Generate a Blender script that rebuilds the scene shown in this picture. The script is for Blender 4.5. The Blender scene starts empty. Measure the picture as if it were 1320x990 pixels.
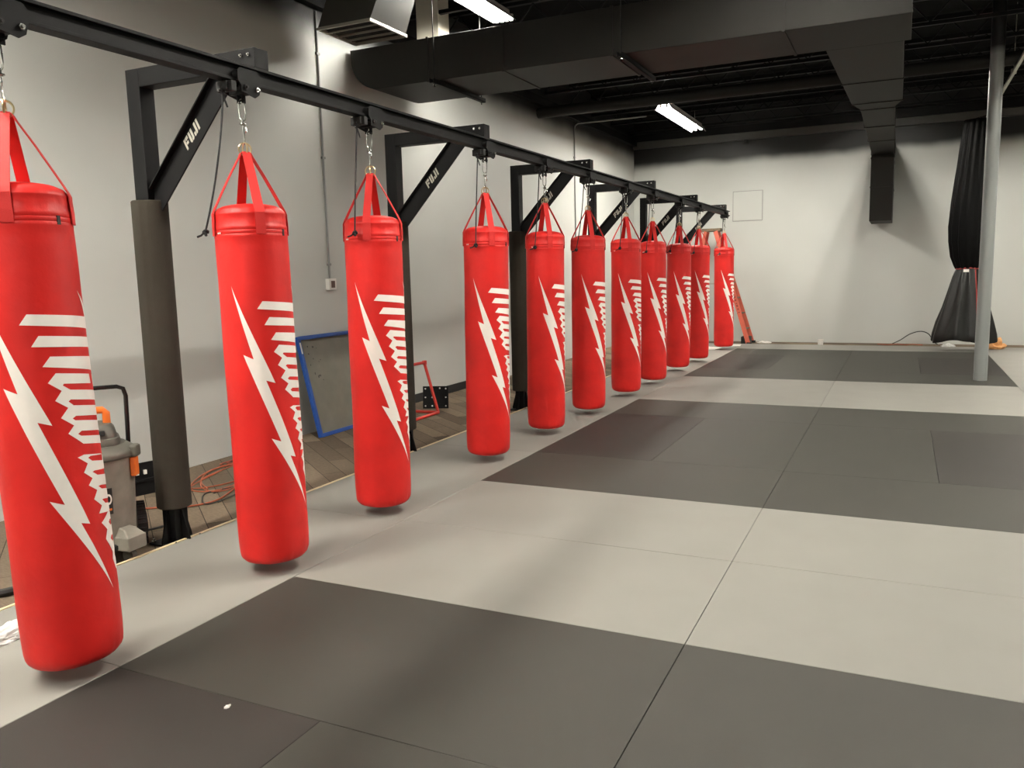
import bpy, bmesh, math, random
from math import pi, sin, cos, radians, atan2, hypot
from mathutils import Vector, Matrix, noise, geometry
random.seed(7)
SC = bpy.context.scene
COL = SC.collection

# ------------------------------------------------------------------ camera
F_PX, YAW, PITCH, ROLL, CAM_H = 1050.3, 0.44593, 0.13561, -0.02449, 1.511
fw = Vector((-sin(YAW)*cos(PITCH), cos(YAW)*cos(PITCH), -sin(PITCH)))
rt = Vector((cos(YAW), sin(YAW), 0)); up = rt.cross(fw)
rt2 = rt*cos(ROLL)+up*sin(ROLL); up2 = -rt*sin(ROLL)+up*cos(ROLL)
cd = bpy.data.cameras.new('camera'); cam = bpy.data.objects.new('camera', cd); COL.objects.link(cam)
M = Matrix((rt2, up2, -fw)).transposed().to_4x4(); M.translation = Vector((0, 0, CAM_H))
cam.matrix_world = M
cd.sensor_fit = 'HORIZONTAL'; cd.sensor_width = 36; cd.lens = F_PX/1320*36; cd.clip_start = .05; cd.clip_end = 100
SC.camera = cam

# ------------------------------------------------------------------ light and exposure
w = bpy.data.worlds.new('world'); SC.world = w; w.use_nodes = True
w.node_tree.nodes['Background'].inputs[0].default_value = (.9, .95, 1, 1)
w.node_tree.nodes['Background'].inputs[1].default_value = 0.0
SC.view_settings.view_transform = 'Standard'
try: SC.view_settings.look = 'None'
except Exception: pass
SC.view_settings.gamma = 1; SC.view_settings.use_curve_mapping = False
SC.view_settings.exposure = 0.75
LAMP_E = 150.0          # emission strength of the lamp diffusers
LAMP_C = (1.0, .955, .865)
# fluorescent strips: x centre, y start, y end, z of the diffuser bottom
LIGHTS = [(-4.02, 7.34, 8.45, 4.2), (-3.52, 13.2, 15.7, 4.03)]
LIGHTS_UNSEEN = [(-.75, 3.7, 6.1, 4.1), (1.3, 7.2, 8.6, 4.1), (-.42, 13.0, 15.4, 4.15), (-1.3, -2.5, -.2, 4.1),  # includes lamps added to brighten the middle mats and the nearest bags
                 (2.9, 8.6, 11.0, 4.1), (3.9, 13.2, 15.6, 4.1), (5.6, 6.2, 8.6, 4.1),                  (-3.84, -.4, 2.2, 4.05)]

# ------------------------------------------------------------------ helpers
def lin(c):
    f = lambda v: (v/255/12.92) if v/255 <= .04045 else ((v/255+.055)/1.055)**2.4
    return (f(c[0]), f(c[1]), f(c[2]), 1)

def mat(name, col, rough=.5, metal=0, var=.0, vscale=6, bump=0, bscale=60, spec=.5, col2=None, coat=0):
    m = bpy.data.materials.new(name); m.use_nodes = True
    nt = m.node_tree; b = nt.nodes['Principled BSDF']
    b.inputs['Base Color'].default_value = lin(col)
    b.inputs['Roughness'].default_value = rough; b.inputs['Metallic'].default_value = metal
    b.inputs['Specular IOR Level'].default_value = spec
    if coat: b.inputs['Coat Weight'].default_value = coat
    tc = nt.nodes.new('ShaderNodeTexCoord')
    if var or col2:
        n = nt.nodes.new('ShaderNodeTexNoise'); n.inputs['Scale'].default_value = vscale; n.inputs['Detail'].default_value = 6
        nt.links.new(tc.outputs['Object'], n.inputs['Vector'])
        r = nt.nodes.new('ShaderNodeValToRGB'); r.color_ramp.elements[0].position = .3; r.color_ramp.elements[1].position = .7
        a = lin(col); c2 = lin(col2) if col2 else None
        r.color_ramp.elements[0].color = tuple(v*(1-var) for v in a[:3])+(1,)
        r.color_ramp.elements[1].color = c2 if c2 else tuple(min(1, v*(1+var)) for v in a[:3])+(1,)
        nt.links.new(n.outputs['Fac'], r.inputs['Fac']); nt.links.new(r.outputs['Color'], b.inputs['Base Color'])
    if bump:
        n = nt.nodes.new('ShaderNodeTexNoise'); n.inputs['Scale'].default_value = bscale; n.inputs['Detail'].default_value = 4
        nt.links.new(tc.outputs['Object'], n.inputs['Vector'])
        k = nt.nodes.new('ShaderNodeBump'); k.inputs['Strength'].default_value = bump; k.inputs['Distance'].default_value = .01
        nt.links.new(n.outputs['Fac'], k.inputs['Height']); nt.links.new(k.outputs['Normal'], b.inputs['Normal'])
    return m

def emis(name, col, strength):
    m = bpy.data.materials.new(name); m.use_nodes = True
    b = m.node_tree.nodes['Principled BSDF']
    b.inputs['Base Color'].default_value = (1, 1, 1, 1)
    b.inputs['Emission Color'].default_value = (*col, 1); b.inputs['Emission Strength'].default_value = strength
    return m

class MB:
    def __init__(s): s.v = []; s.f = []; s.sm = []
    def add(s, vs, fs, smooth=False):
        k = len(s.v); s.v += [tuple(v) for v in vs]
        for f in fs: s.f.append(tuple(k+i for i in f)); s.sm.append(smooth)
        return s
    def box(s, lo, hi, M=None):
        x0, y0, z0 = lo; x1, y1, z1 = hi
        vs = [Vector(p) for p in ((x0,y0,z0),(x1,y0,z0),(x1,y1,z0),(x0,y1,z0),(x0,y0,z1),(x1,y0,z1),(x1,y1,z1),(x0,y1,z1))]
        if M is not None: vs = [M @ v for v in vs]
        return s.add(vs, [(3,2,1,0),(4,5,6,7),(0,1,5,4),(1,2,6,5),(2,3,7,6),(3,0,4,7)])
    def beam(s, a, b, wd, ht, upv=(0,0,1)):          # rectangular bar from a to b
        a = Vector(a); b = Vector(b); d = (b-a).normalized(); r = d.cross(Vector(upv)).normalized(); u = r.cross(d)
        vs = [p+r*sx*wd/2+u*sz*ht/2 for p in (a, b) for sx, sz in ((-1,-1),(1,-1),(1,1),(-1,1))]
        return s.add(vs, [(3,2,1,0),(4,5,6,7),(0,1,5,4),(1,2,6,5),(2,3,7,6),(3,0,4,7)])
    def cyl(s, a, b, r, r2=None, n=20, cap=True):
        a = Vector(a); b = Vector(b); r2 = r if r2 is None else r2
        d = (b-a).normalized(); t = Vector((0,0,1)) if abs(d.z) < .9 else Vector((1,0,0))
        x = d.cross(t).normalized(); y = d.cross(x)
        k = len(s.v)
        vs = [a+(x*cos(2*pi*i/n)+y*sin(2*pi*i/n))*r for i in range(n)]+[b+(x*cos(2*pi*i/n)+y*sin(2*pi*i/n))*r2 for i in range(n)]
        s.add(vs, [(i, (i+1) % n, n+(i+1) % n, n+i) for i in range(n)], True)
        if cap: s.add([], []); s.f += [tuple(k+i for i in reversed(range(n))), tuple(k+n+i for i in range(n))]; s.sm += [False, False]
        return s
    def tube(s, pts, r, n=10, closed=False):
        P = [Vector(p) for p in pts]; m = len(P); rings = []; prev = None
        for i in range(m):
            d = (P[(i+1) % m]-P[i-1]) if closed else (P[min(i+1, m-1)]-P[max(i-1, 0)])
            d.normalize()
            if prev is None:
                t = Vector((0,0,1)) if abs(d.z) < .9 else Vector((1,0,0)); x = d.cross(t).normalized()
            else:
                x = (prev-d*prev.dot(d)).normalized()
            prev = x; y = d.cross(x); rr = r[i] if isinstance(r, (list, tuple)) else r
            rings.append([P[i]+(x*cos(2*pi*j/n)+y*sin(2*pi*j/n))*rr for j in range(n)])
        vs = [v for R in rings for v in R]; fs = []
        for i in range(m if closed else m-1):
            a = i*n; b = ((i+1) % m)*n
            fs += [(a+j, a+(j+1) % n, b+(j+1) % n, b+j) for j in range(n)]
        if not closed: fs += [tuple(reversed(range(n))), tuple((m-1)*n+j for j in range(n))]
        return s.add(vs, fs, True)
    def lathe(s, prof, n=32, c=(0,0,0), fn=None):
        vs = []; fs = []
        for (r, z) in prof:
            for j in range(n):
                a = 2*pi*j/n; rr = r if fn is None else r+fn(a, z, r)
                vs.append((c[0]+rr*cos(a), c[1]+rr*sin(a), c[2]+z))
        m = len(prof)
        for i in range(m-1):
            fs += [(i*n+j, i*n+(j+1) % n, (i+1)*n+(j+1) % n, (i+1)*n+j) for j in range(n)]
        if prof[0][0] > 1e-6: fs.append(tuple(reversed(range(n))))
        if prof[-1][0] > 1e-6: fs.append(tuple((m-1)*n+j for j in range(n)))
        return s.add(vs, fs, True)
    def prism(s, poly, M, h):                           # polygon (u,v) swept by h along w of M
        n = len(poly)
        vs = [M @ Vector((p[0], p[1], 0)) for p in poly]+[M @ Vector((p[0], p[1], h)) for p in poly]
        tri = geometry.tessellate_polygon([[Vector((p[0], p[1], 0)) for p in poly]])
        fs = [tuple(t) for t in tri]+[tuple(n+i for i in reversed(t)) for t in tri]
        fs += [(i, (i+1) % n, n+(i+1) % n, n+i) for i in range(n)]
        return s.add(vs, fs)
    def torus(s, c, R, r, ax='y', n=24, k=8, sx=1, sz=1, rot=0):
        pts = []
        for i in range(n):
            a = 2*pi*i/n; p = Vector((R*cos(a)*sx, 0, R*sin(a)*sz))
            if ax == 'z': p = Vector((R*cos(a)*sx, R*sin(a)*sz, 0))
            p = Matrix.Rotation(rot, 3, 'Z') @ p
            pts.append(Vector(c)+p)
        return s.tube(pts, r, k, True)
    def build(s, name, m, parent=None, bevel=0, loc=None, ang=35):
        me = bpy.data.meshes.new(name); me.from_pydata(s.v, [], s.f)
        bm = bmesh.new(); bm.from_mesh(me); bmesh.ops.remove_doubles(bm, verts=bm.verts, dist=1e-6)
        bmesh.ops.recalc_face_normals(bm, faces=bm.faces); bm.to_mesh(me); bm.free()
        if any(s.sm):
            me.polygons.foreach_set('use_smooth', [True]*len(me.polygons)); me.set_sharp_from_angle(angle=radians(ang))
        me.update(); me.materials.append(m)
        o = bpy.data.objects.new(name, me); COL.objects.link(o)
        if parent is not None: o.parent = parent
        if loc is not None: o.location = loc
        if bevel:
            b = o.modifiers.new('bevel', 'BEVEL'); b.width = bevel; b.segments = 2; b.limit_method = 'ANGLE'; b.angle_limit = radians(40)
        return o

def tag(o, label, cat, group=None):
    o['label'] = label; o['category'] = cat
    if group: o['group'] = group
    return o
def thing(name, label, cat, loc=(0,0,0), rz=0, group=None):
    o = bpy.data.objects.new(name, None); COL.objects.link(o); o.location = loc; o.rotation_euler = (0,0,rz); o.empty_display_size = .1
    return tag(o, label, cat, group)
def struct(o): o['kind'] = 'structure'; return o
def copy_tree(o, parent=None):
    c = o.copy(); COL.objects.link(c)
    if parent is not None: c.parent = parent
    for ch in list(KIDS.get(o.name, [])): copy_tree(ch, c)
    return c
KIDS = {}
def index_kids():
    KIDS.clear()
    for o in bpy.data.objects:
        if o.parent: KIDS.setdefault(o.parent.name, []).append(o)

# ------------------------------------------------------------------ materials
m_mat_light = mat('mat_light_grey', (135,133,127), .62, var=.03, vscale=3, bump=.15, bscale=350, spec=.27)
m_mat_side = mat('mat_side_grey', (134,132,126), .62, var=.03, vscale=3, bump=.15, bscale=350, spec=.27)
m_mat_dark = mat('mat_charcoal', (53,52,47), .6, var=.04, vscale=3, bump=.15, bscale=350, spec=.27)
m_mat_darker = mat('mat_dark_charcoal', (43,40,37), .6, var=.04, vscale=3, bump=.15, bscale=350, spec=.27)
m_black_metal = mat('black_powder_coat', (15,15,16), .55, bump=.1, bscale=400, spec=.16)
m_black_soft = mat('black_rubber', (22,22,22), .7)
m_chrome = mat('zinc_steel', (205,205,200), .22, 1)
m_brass = mat('brass_plated_steel', (205,190,150), .28, 1)
m_foam = mat('dark_foam', (54,50,43), .85, var=.05, vscale=20, bump=.25, bscale=300, spec=.2)
m_red = mat('red_vinyl', (204,33,29), .48, var=.17, vscale=3.2, bump=.22, bscale=28, spec=.35)
m_strap = mat('red_webbing', (198,40,37), .6, bump=.3, bscale=500, spec=.3)
m_print = mat('white_print', (244,238,230), .5, var=.02, vscale=30)
m_white = mat('white_paint', (225,222,215), .5)
m_duct = mat('duct_black_paint', (25,23,19), .6, var=.06, vscale=2, spec=.25)
m_ceil = mat('ceiling_black_paint', (5,5,5), .9, spec=.1)
m_ceil2 = mat('steel_black_paint', (8,8,8), .6, spec=.2)
m_galv = mat('galvanised_sheet', (176,172,160), .4, .6, var=.06, vscale=5)
m_carpet = None

def carpet_material():
    m = bpy.data.materials.new('carpet_planks'); m.use_nodes = True; nt = m.node_tree; b = nt.nodes['Principled BSDF']
    tc = nt.nodes.new('ShaderNodeTexCoord'); mp = nt.nodes.new('ShaderNodeMapping'); mp.inputs['Rotation'].default_value = (0, 0, radians(38))
    br = nt.nodes.new('ShaderNodeTexBrick'); br.inputs['Scale'].default_value = 1.0
    br.inputs['Brick Width'].default_value = .9; br.inputs['Row Height'].default_value = .16; br.inputs['Mortar Size'].default_value = .003
    br.inputs['Color1'].default_value = lin((124,110,94)); br.inputs['Color2'].default_value = lin((86,76,65)); br.inputs['Mortar'].default_value = lin((58,51,44))
    nz = nt.nodes.new('ShaderNodeTexNoise'); nz.inputs['Scale'].default_value = 30
    mp2 = nt.nodes.new('ShaderNodeMapping'); mp2.inputs['Rotation'].default_value = (0, 0, radians(38)); mp2.inputs['Scale'].default_value = (1, 6, 1)
    mx = nt.nodes.new('ShaderNodeMix'); mx.data_type = 'RGBA'; mx.blend_type = 'OVERLAY'; mx.inputs[0].default_value = .55
    L = nt.links.new
    L(tc.outputs['Object'], mp.inputs[0]); L(mp.outputs[0], br.inputs['Vector']); L(tc.outputs['Object'], mp2.inputs[0]); L(mp2.outputs[0], nz.inputs['Vector'])
    L(br.outputs['Color'], mx.inputs[6]); L(nz.outputs['Fac'], mx.inputs[7]); L(mx.outputs[2], b.inputs['Base Color'])
    b.inputs['Roughness'].default_value = .95; b.inputs['Specular IOR Level'].default_value = .1
    bp = nt.nodes.new('ShaderNodeBump'); bp.inputs['Strength'].default_value = .4; n2 = nt.nodes.new('ShaderNodeTexNoise'); n2.inputs['Scale'].default_value = 250
    L(tc.outputs['Object'], n2.inputs['Vector']); L(n2.outputs['Fac'], bp.inputs['Height']); L(bp.outputs['Normal'], b.inputs['Normal'])
    return m
m_carpet = carpet_material()

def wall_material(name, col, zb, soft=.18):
    # grey wall paint; above zb it fades to near black with a fuzzy edge
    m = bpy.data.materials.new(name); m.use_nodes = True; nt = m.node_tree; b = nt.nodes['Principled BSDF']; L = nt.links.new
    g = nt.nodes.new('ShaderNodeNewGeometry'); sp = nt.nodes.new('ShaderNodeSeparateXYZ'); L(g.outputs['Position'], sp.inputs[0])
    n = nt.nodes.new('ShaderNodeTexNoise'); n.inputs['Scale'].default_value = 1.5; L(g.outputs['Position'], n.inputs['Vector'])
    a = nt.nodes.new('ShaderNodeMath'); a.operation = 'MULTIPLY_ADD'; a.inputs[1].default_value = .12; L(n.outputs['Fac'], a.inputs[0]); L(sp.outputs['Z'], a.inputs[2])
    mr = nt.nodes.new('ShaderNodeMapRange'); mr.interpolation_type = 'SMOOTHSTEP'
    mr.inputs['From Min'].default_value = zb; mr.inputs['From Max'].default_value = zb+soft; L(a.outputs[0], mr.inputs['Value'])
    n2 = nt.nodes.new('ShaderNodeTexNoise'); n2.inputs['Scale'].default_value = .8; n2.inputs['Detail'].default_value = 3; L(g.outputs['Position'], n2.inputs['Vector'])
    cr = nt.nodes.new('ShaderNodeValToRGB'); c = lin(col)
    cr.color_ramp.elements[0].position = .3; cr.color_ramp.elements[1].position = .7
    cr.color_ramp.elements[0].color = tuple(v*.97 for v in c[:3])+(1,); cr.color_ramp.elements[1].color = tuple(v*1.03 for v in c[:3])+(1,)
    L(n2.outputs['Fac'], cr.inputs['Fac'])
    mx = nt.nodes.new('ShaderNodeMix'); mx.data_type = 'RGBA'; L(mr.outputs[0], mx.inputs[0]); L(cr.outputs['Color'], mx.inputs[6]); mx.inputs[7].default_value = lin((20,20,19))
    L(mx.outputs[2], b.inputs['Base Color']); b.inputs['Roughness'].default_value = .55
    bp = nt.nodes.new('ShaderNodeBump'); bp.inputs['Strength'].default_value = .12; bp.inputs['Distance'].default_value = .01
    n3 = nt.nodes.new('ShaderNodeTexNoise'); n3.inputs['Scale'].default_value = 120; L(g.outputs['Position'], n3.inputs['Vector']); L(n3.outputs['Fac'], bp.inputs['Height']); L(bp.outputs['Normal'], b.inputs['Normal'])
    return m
WALL_C = (192,194,189)
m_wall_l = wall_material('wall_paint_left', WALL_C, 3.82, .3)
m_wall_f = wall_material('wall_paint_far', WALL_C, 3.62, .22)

# ------------------------------------------------------------------ room shell
XL, XR, YF, YB, ZC, ZF = -5.3, 7.2, 17.45, -5.0, 4.75, -.03
struct(MB().box((XL-.1, YB-.1, ZF-.1), (XR+.1, YF+.1, ZF)).build('floor', m_carpet))
struct(MB().box((XL-.1, YB-.1, ZC), (XR+.1, YF+.1, ZC+.1)).build('ceiling', m_ceil))
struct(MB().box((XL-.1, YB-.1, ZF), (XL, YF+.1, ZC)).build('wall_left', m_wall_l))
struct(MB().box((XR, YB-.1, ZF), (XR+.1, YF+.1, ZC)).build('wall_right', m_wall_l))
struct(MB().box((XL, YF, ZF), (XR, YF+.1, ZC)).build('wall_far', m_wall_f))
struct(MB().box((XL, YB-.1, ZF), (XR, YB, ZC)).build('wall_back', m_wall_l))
struct(MB().box((XL, 7.6, ZF), (XL+.012, 10.6, .075)).build('baseboard_left', m_black_soft, bevel=.003))
# ledger angles where the roof deck meets the walls, plus a paler lit strip
struct(MB().box((XL, 5.0, 4.12), (XL+.09, YF, 4.24)).build('trim_1', m_ceil2))
struct(MB().box((XL, YF-.06, 4.06), (XR, YF, 4.20)).build('trim_2', mat('lit_strip_grey', (66,64,60), .5)))  # added paler band, stands in for the strip the lamps brighten
struct(MB().box((XL, YF-.12, 4.20), (XR, YF, 4.34)).build('trim_4', m_ceil2))
# roof joists
for k in range(12):
    y = 4.9+k*1.1
    mb = MB().box((XL, y-.03, 4.66), (XR, y+.03, 4.72)).box((XL, y-.025, 4.34), (XR, y+.025, 4.38))
    x = XL
    while x < XR-.5:
        mb.cyl((x, y, 4.38), (x+.25, y, 4.66), .009, n=6, cap=False).cyl((x+.25, y, 4.66), (x+.5, y, 4.38), .009, n=6, cap=False); x += .5
    struct(mb.build('ceiling_joist', m_ceil2))
# thin edge strip between mats and carpet
m_strip = mat('edge_strip_metal', (222,205,165), .4)
struct(MB().box((-3.783, -1, ZF), (-3.764, 16.6, .002)).build('trim_3', m_strip))

# ------------------------------------------------------------------ floor mats
gx = dict(a=-3.76, b=-2.752, m=-1.752, c=-.742, n=.285, d=1.322, e=2.33)
def floor_mat(x0, x1, y0, y1, m, label, grp):
    o = MB().box((x0+.0012, y0+.0012, ZF), (x1-.0012, y1-.0012, 0)).build('floor_mat', m, bevel=.0022)
    return tag(o, label, 'floor mat', grp)
zones = [('dark', -.95, 3.12, 'dark front block'), ('light', 3.12, 5.18, 'nearer light band'),
         ('dark', 5.18, 9.22, 'dark middle block'), ('light', 9.22, 11.4, 'farther light band'),
         ('dark', 11.4, 15.6, 'farthest dark block')]
for kind, y0, y1, nm in zones:
    if kind == 'light':
        ym = (y0+y1)/2
        for (ya, yb, rw) in ((y0, ym, 'near row'), (ym, y1, 'far row')):
            floor_mat(gx['b'], gx['c'], ya, yb, m_mat_light, f'light grey floor mat, left in the {rw} of the {nm}', 'light grey mats')
            floor_mat(gx['c'], gx['d'], ya, yb, m_mat_light, f'light grey floor mat, right in the {rw} of the {nm}', 'light grey mats')
    else:
        q1 = y0+(y1-y0)*.253; q2 = y0+(y1-y0)*.747
        if nm != 'dark front block':
            for s, xa, xb in (('left', 'b', 'c'), ('right', 'c', 'd')):
                floor_mat(gx[xa], gx[xb], y0, q1, m_mat_dark, f'charcoal crosswise floor mat, {s} in the near row of the {nm}', 'charcoal mats')
        if y0 < 0: q1, q2 = .05, 2.07
        for s, xa, xb, mm, adj in (('left edge', 'b', 'm', m_mat_darker, 'darker charcoal'), ('left of centre', 'm', 'c', m_mat_dark, 'charcoal'),
                              ('right of centre', 'c', 'n', m_mat_dark, 'charcoal'), ('right edge', 'n', 'd', m_mat_darker, 'darker charcoal')):
            floor_mat(gx[xa], gx[xb], q1, q2, mm, f'{adj} lengthwise floor mat, {s} in the middle row of the {nm}', 'charcoal mats')
        for s, xa, xb in (('left', 'b', 'c'), ('right', 'c', 'd')):
            floor_mat(gx[xa], gx[xb], q2, y1, m_mat_dark, f'charcoal crosswise floor mat, {s} in the far row of the {nm}', 'charcoal mats')
ys = [.05, 2.08, 4.13, 6.2, 8.22, 10.3, 12.4, 14.5, 16.6]
where = ['under the nearest punching bag', 'under the second and third nearest punching bags', 'under the fourth nearest punching bag', 'under the fifth and sixth nearest punching bags',
         'under the seventh nearest punching bag', 'under the eighth and ninth nearest punching bags', 'under the tenth nearest punching bag', 'under the farthest punching bag']
for k in range(8):
    floor_mat(gx['a'], gx['b'], ys[k], ys[k+1], m_mat_side, f'grey lengthwise floor mat {where[k]}', 'grey mats of the left strip')
wr = ['beside the dark middle block', 'beside the farther light band', 'just nearer than the pole', 'level with the grey pole', 'beyond the grey pole at the right edge']
for k in range(3, 8):
    floor_mat(gx['d'], gx['e'], ys[k], ys[k+1], m_mat_light, f'grey lengthwise right side floor mat {wr[k-3]}', 'grey mats of the right strip')
for s, xa, xb in (('left', 'b', 'c'), ('right', 'c', 'd')):
    floor_mat(gx[xa], gx[xb], 15.6, 16.6, m_mat_light, f'light grey floor mat, {s} one in the last row along the far wall', 'light grey mats')

# ------------------------------------------------------------------ fluorescent strip lamps
m_lens = emis('lamp_diffuser', LAMP_C, LAMP_E)
m_housing = mat('lamp_housing_white', (200,198,190), .5)
def strip_lamp(x, y0, y1, z, label, skirt=.0, xs=(-.052, .052)):
    t = thing('ceiling_light', label, 'ceiling light', (x, y0, z), 0, 'fluorescent strip lamps'); L = y1-y0
    MB().prism([(-.135,.03-skirt),(-.075,.10),(.075,.10),(.135,.03-skirt),(.128,.03-skirt),(.07,.092),(-.07,.092),(-.128,.03-skirt)], Matrix(((1,0,0,0),(0,0,1,0),(0,1,0,0),(0,0,0,1))), L).build('reflector', m_housing, t)
    MB().box((-.06, 0, .10), (.06, L, .145)).build('housing', m_housing, t, bevel=.004)
    for sx in xs:
        for (ya, yb) in ((.03, L/2-.02), (L/2+.02, L-.03)): MB().cyl((sx, ya, .045), (sx, yb, .045), .019, n=14).build('tube', m_lens, t)
        for (ya, yb) in ((0, .03), (L/2-.02, L/2+.02), (L-.03, L)): MB().box((sx-.014, ya, .025), (sx+.014, yb, .092)).build('socket', m_white, t)
    for yy in (.35, L-.35):
        MB().tube([(0, yy-.06, .145), (0, yy, .345), (0, yy+.06, .145)], .003, 6).cyl((0, yy, .345), (0, yy, ZC-z), .003, n=6).build('hanger', m_chrome, t)
    return t
lab = ['bright fluorescent strip lamp at the top of the frame beside the air duct', 'fluorescent strip lamp hanging near the far left corner']
for a, l, sk in zip(LIGHTS, lab, (0, .03)): strip_lamp(*a, l, skirt=sk, xs=(-.09, -.03, .03, .09) if sk == 0 else (-.052, .052))
unseen = ['strip lamp over the near mats out of frame', 'added strip lamp out of frame right of the main duct end, brightening the mats', 'strip lamp hidden above the branch duct near the far wall',
          'added strip lamp out of frame behind the camera, brightening the nearest bags', 'strip lamp out of frame right of the mats', 'strip lamp out of frame in the far right corner',
          'strip lamp out of frame on the far right', 'strip lamp out of frame above the near end of the rail']
for a, l in zip(LIGHTS_UNSEEN, unseen): strip_lamp(*a, l, skirt=.05, xs=(-.075, 0, .075) if a[0] in (-3.84, -1.3, 3.9) else (-.052, .052))
# ------------------------------------------------------------------ rail and wall-side brackets
RX = -2.96
rb = MB().box((RX-.036, .7, 2.535), (RX+.036, 15.68, 2.549)).box((RX-.036, .7, 2.458), (RX+.036, 15.68, 2.472)).box((RX-.008, .7, 2.465), (RX+.008, 15.68, 2.54))
rail = tag(rb.build('trolley_rail', m_black_metal, bevel=.0015), 'long black steel I-beam rail the red bags hang from', 'rail')

GLY = {'F': [[(0,0),(.24,0),(.24,1),(0,1)], [(.30,.70),(.72,.70),(.72,1),(.30,1)], [(.30,.34),(.60,.34),(.60,.58),(.30,.58)]],
       'U': [[(0,.12),(.10,0),(.27,0),(.27,1),(0,1)], [(.34,0),(.55,0),(.66,.12),(.66,1),(.40,1),(.40,.24),(.34,.24)]],
       'J': [[(0,0),(.24,0),(.24,.34),(0,.34)], [(.30,0),(.48,0),(.58,.12),(.58,1),(.32,1),(.32,.24),(.30,.24)]],
       'I': [[(0,0),(.25,0),(.25,1),(0,1)]]}
def printed_word(word, M, size, m, parent, th=.0008, shear=.12, adv=None, name='printed_lettering'):
    mb = MB(); x = 0
    for ch in word:
        wd = max(p[0] for g in GLY[ch] for p in g)
        for g in GLY[ch]: mb.prism([((x+p[0]+shear*p[1])*size, p[1]*size) for p in g], M, th)
        x += wd+.16
    return mb.build(name, m, parent)

m_letter = mat('pale_grey_print', (176,173,160), .6)
def make_bracket():
    t = thing('rail_bracket', '', 'bracket', (-3.85, 0, ZF))
    d = -ZF
    Z = lambda z: z+d
    MB().box((-.05,-.05,.012), (.05,.05,Z(2.665))).build('post', m_black_metal, t, bevel=.004)
    MB().box((.05,-.05,Z(2.566)), (.875,.05,Z(2.665))).build('arm', m_black_metal, t, bevel=.004)
    a = Vector((.045, 0, Z(1.935))); b = Vector((.668, 0, Z(2.60)))
    dd = (b-a).normalized(); nrm = Vector((-dd.z, 0, dd.x))
    # brace with ends cut flush against the post and the arm
    hw = .0625
    def at_x(p, x): return p+dd*((x-p.x)/dd.x)
    def at_z(p, z): return p+dd*((z-p.z)/dd.z)
    lo, hi = a-nrm*hw, a+nrm*hw
    P = [at_x(lo, .05), at_z(lo, Z(2.566)), at_z(hi, Z(2.566)), at_x(hi, .05)]
    Mx = Matrix(((1,0,0,0),(0,0,1,-.045),(0,1,0,0),(0,0,0,1)))
    Mx = Matrix(((1,0,0,0),(0,0,1,-.006),(0,1,0,0),(0,0,0,1)))
    MB().prism([(p.x, p.z) for p in P], Mx, .010).build('brace', m_black_metal, t)
    Mf = Matrix(((1,0,0,0),(0,0,1,-.040),(0,1,0,0),(0,0,0,1)))
    lo2 = hi-nrm*.007; Q = [at_x(lo2, .05), at_z(lo2, Z(2.566)), at_z(hi, Z(2.566)), at_x(hi, .05)]
    MB().prism([(p.x, p.z) for p in Q], Mf, .044).build('brace_flange', m_black_metal, t)
    # lettering on the near face of the brace, reading up the slope
    s0 = at_x(a, .315)-nrm*.020
    Mt = Matrix(((dd.x, nrm.x, 0, s0.x), (0, 0, -1, -.0065), (dd.z, nrm.z, 0, s0.z), (0, 0, 0, 1)))
    printed_word('FUJI', Mt, .056, m_letter, t, shear=.34)
    # foam pad: split tube closed with a seam
    n = 40; prof = []
    mb = MB(); r0, r1 = .071, .098
    mb.lathe([(r0, Z(.19)), (r1-.006, Z(.19)), (r1, Z(.196)), (r1, Z(1.955)), (r1-.006, Z(1.961)), (r0, Z(1.961)), (r0, Z(.19))], n, fn=lambda a_, z, r: (-.006 if abs(((a_-radians(-62)+pi) % (2*pi))-pi) < .09 and r > .08 else 0))
    mb.build('foam_pad', m_foam, t)
    MB().box((-.11,-.11,0), (.11,.11,.012)).build('base_plate', m_black_metal, t, bevel=.002)
    for k in range(4):
        R = Matrix.Rotation(k*pi/2, 4, 'Z')
        Mg = R @ Matrix(((1,0,0,.05),(0,0,1,-.005),(0,1,0,.012),(0,0,0,1)))
        MB().prism([(0,0),(.06,0),(.06,.015),(.012,.19),(0,.19)], Mg, .01).build('gusset', m_black_metal, t)
    for sx in (-1, 1):
        for sy in (-1, 1):
            MB().cyl((sx*.09, sy*.09, .012), (sx*.09, sy*.09, .022), .011, n=6).cyl((sx*.09, sy*.09, .022), (sx*.09, sy*.09, .035), .006, n=10).build('anchor_bolt', m_chrome, t)
    for bx in (.79, .84):
        MB().cyl((bx, -.05, Z(2.632)), (bx, -.058, Z(2.632)), .009, n=6).cyl((bx, -.058, Z(2.632)), (bx, -.066, Z(2.632)), .005, n=8).build('bolt', m_chrome, t)
    MB().box((.845,-.04,Z(2.5505)), (.875,.04,Z(2.566))).build('clamp_plate', m_black_metal, t)
    return t
proto_bracket = make_bracket(); index_kids()
BY = [3.37, 5.88, 8.29, 10.73, 13.2, 15.58]
blab = ['black steel post bracket with foam pad, nearest, left of the second nearest bag',
        'black steel post bracket with foam pad, second nearest, behind the third nearest bag',
        'black steel post bracket with foam pad, third nearest, between fourth and fifth bags',
        'black steel post bracket, fourth nearest, post hidden behind the sixth and seventh bags',
        'black steel post bracket, fifth nearest, brace above the eighth and ninth bags',
        'black steel post bracket, farthest, carrying the far end of the rail']
for i, y in enumerate(BY):
    o = proto_bracket if i == 0 else copy_tree(proto_bracket)
    o.location = (-3.85, y, ZF); tag(o, blab[i], 'bracket', 'brackets along the bag rail')

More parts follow.
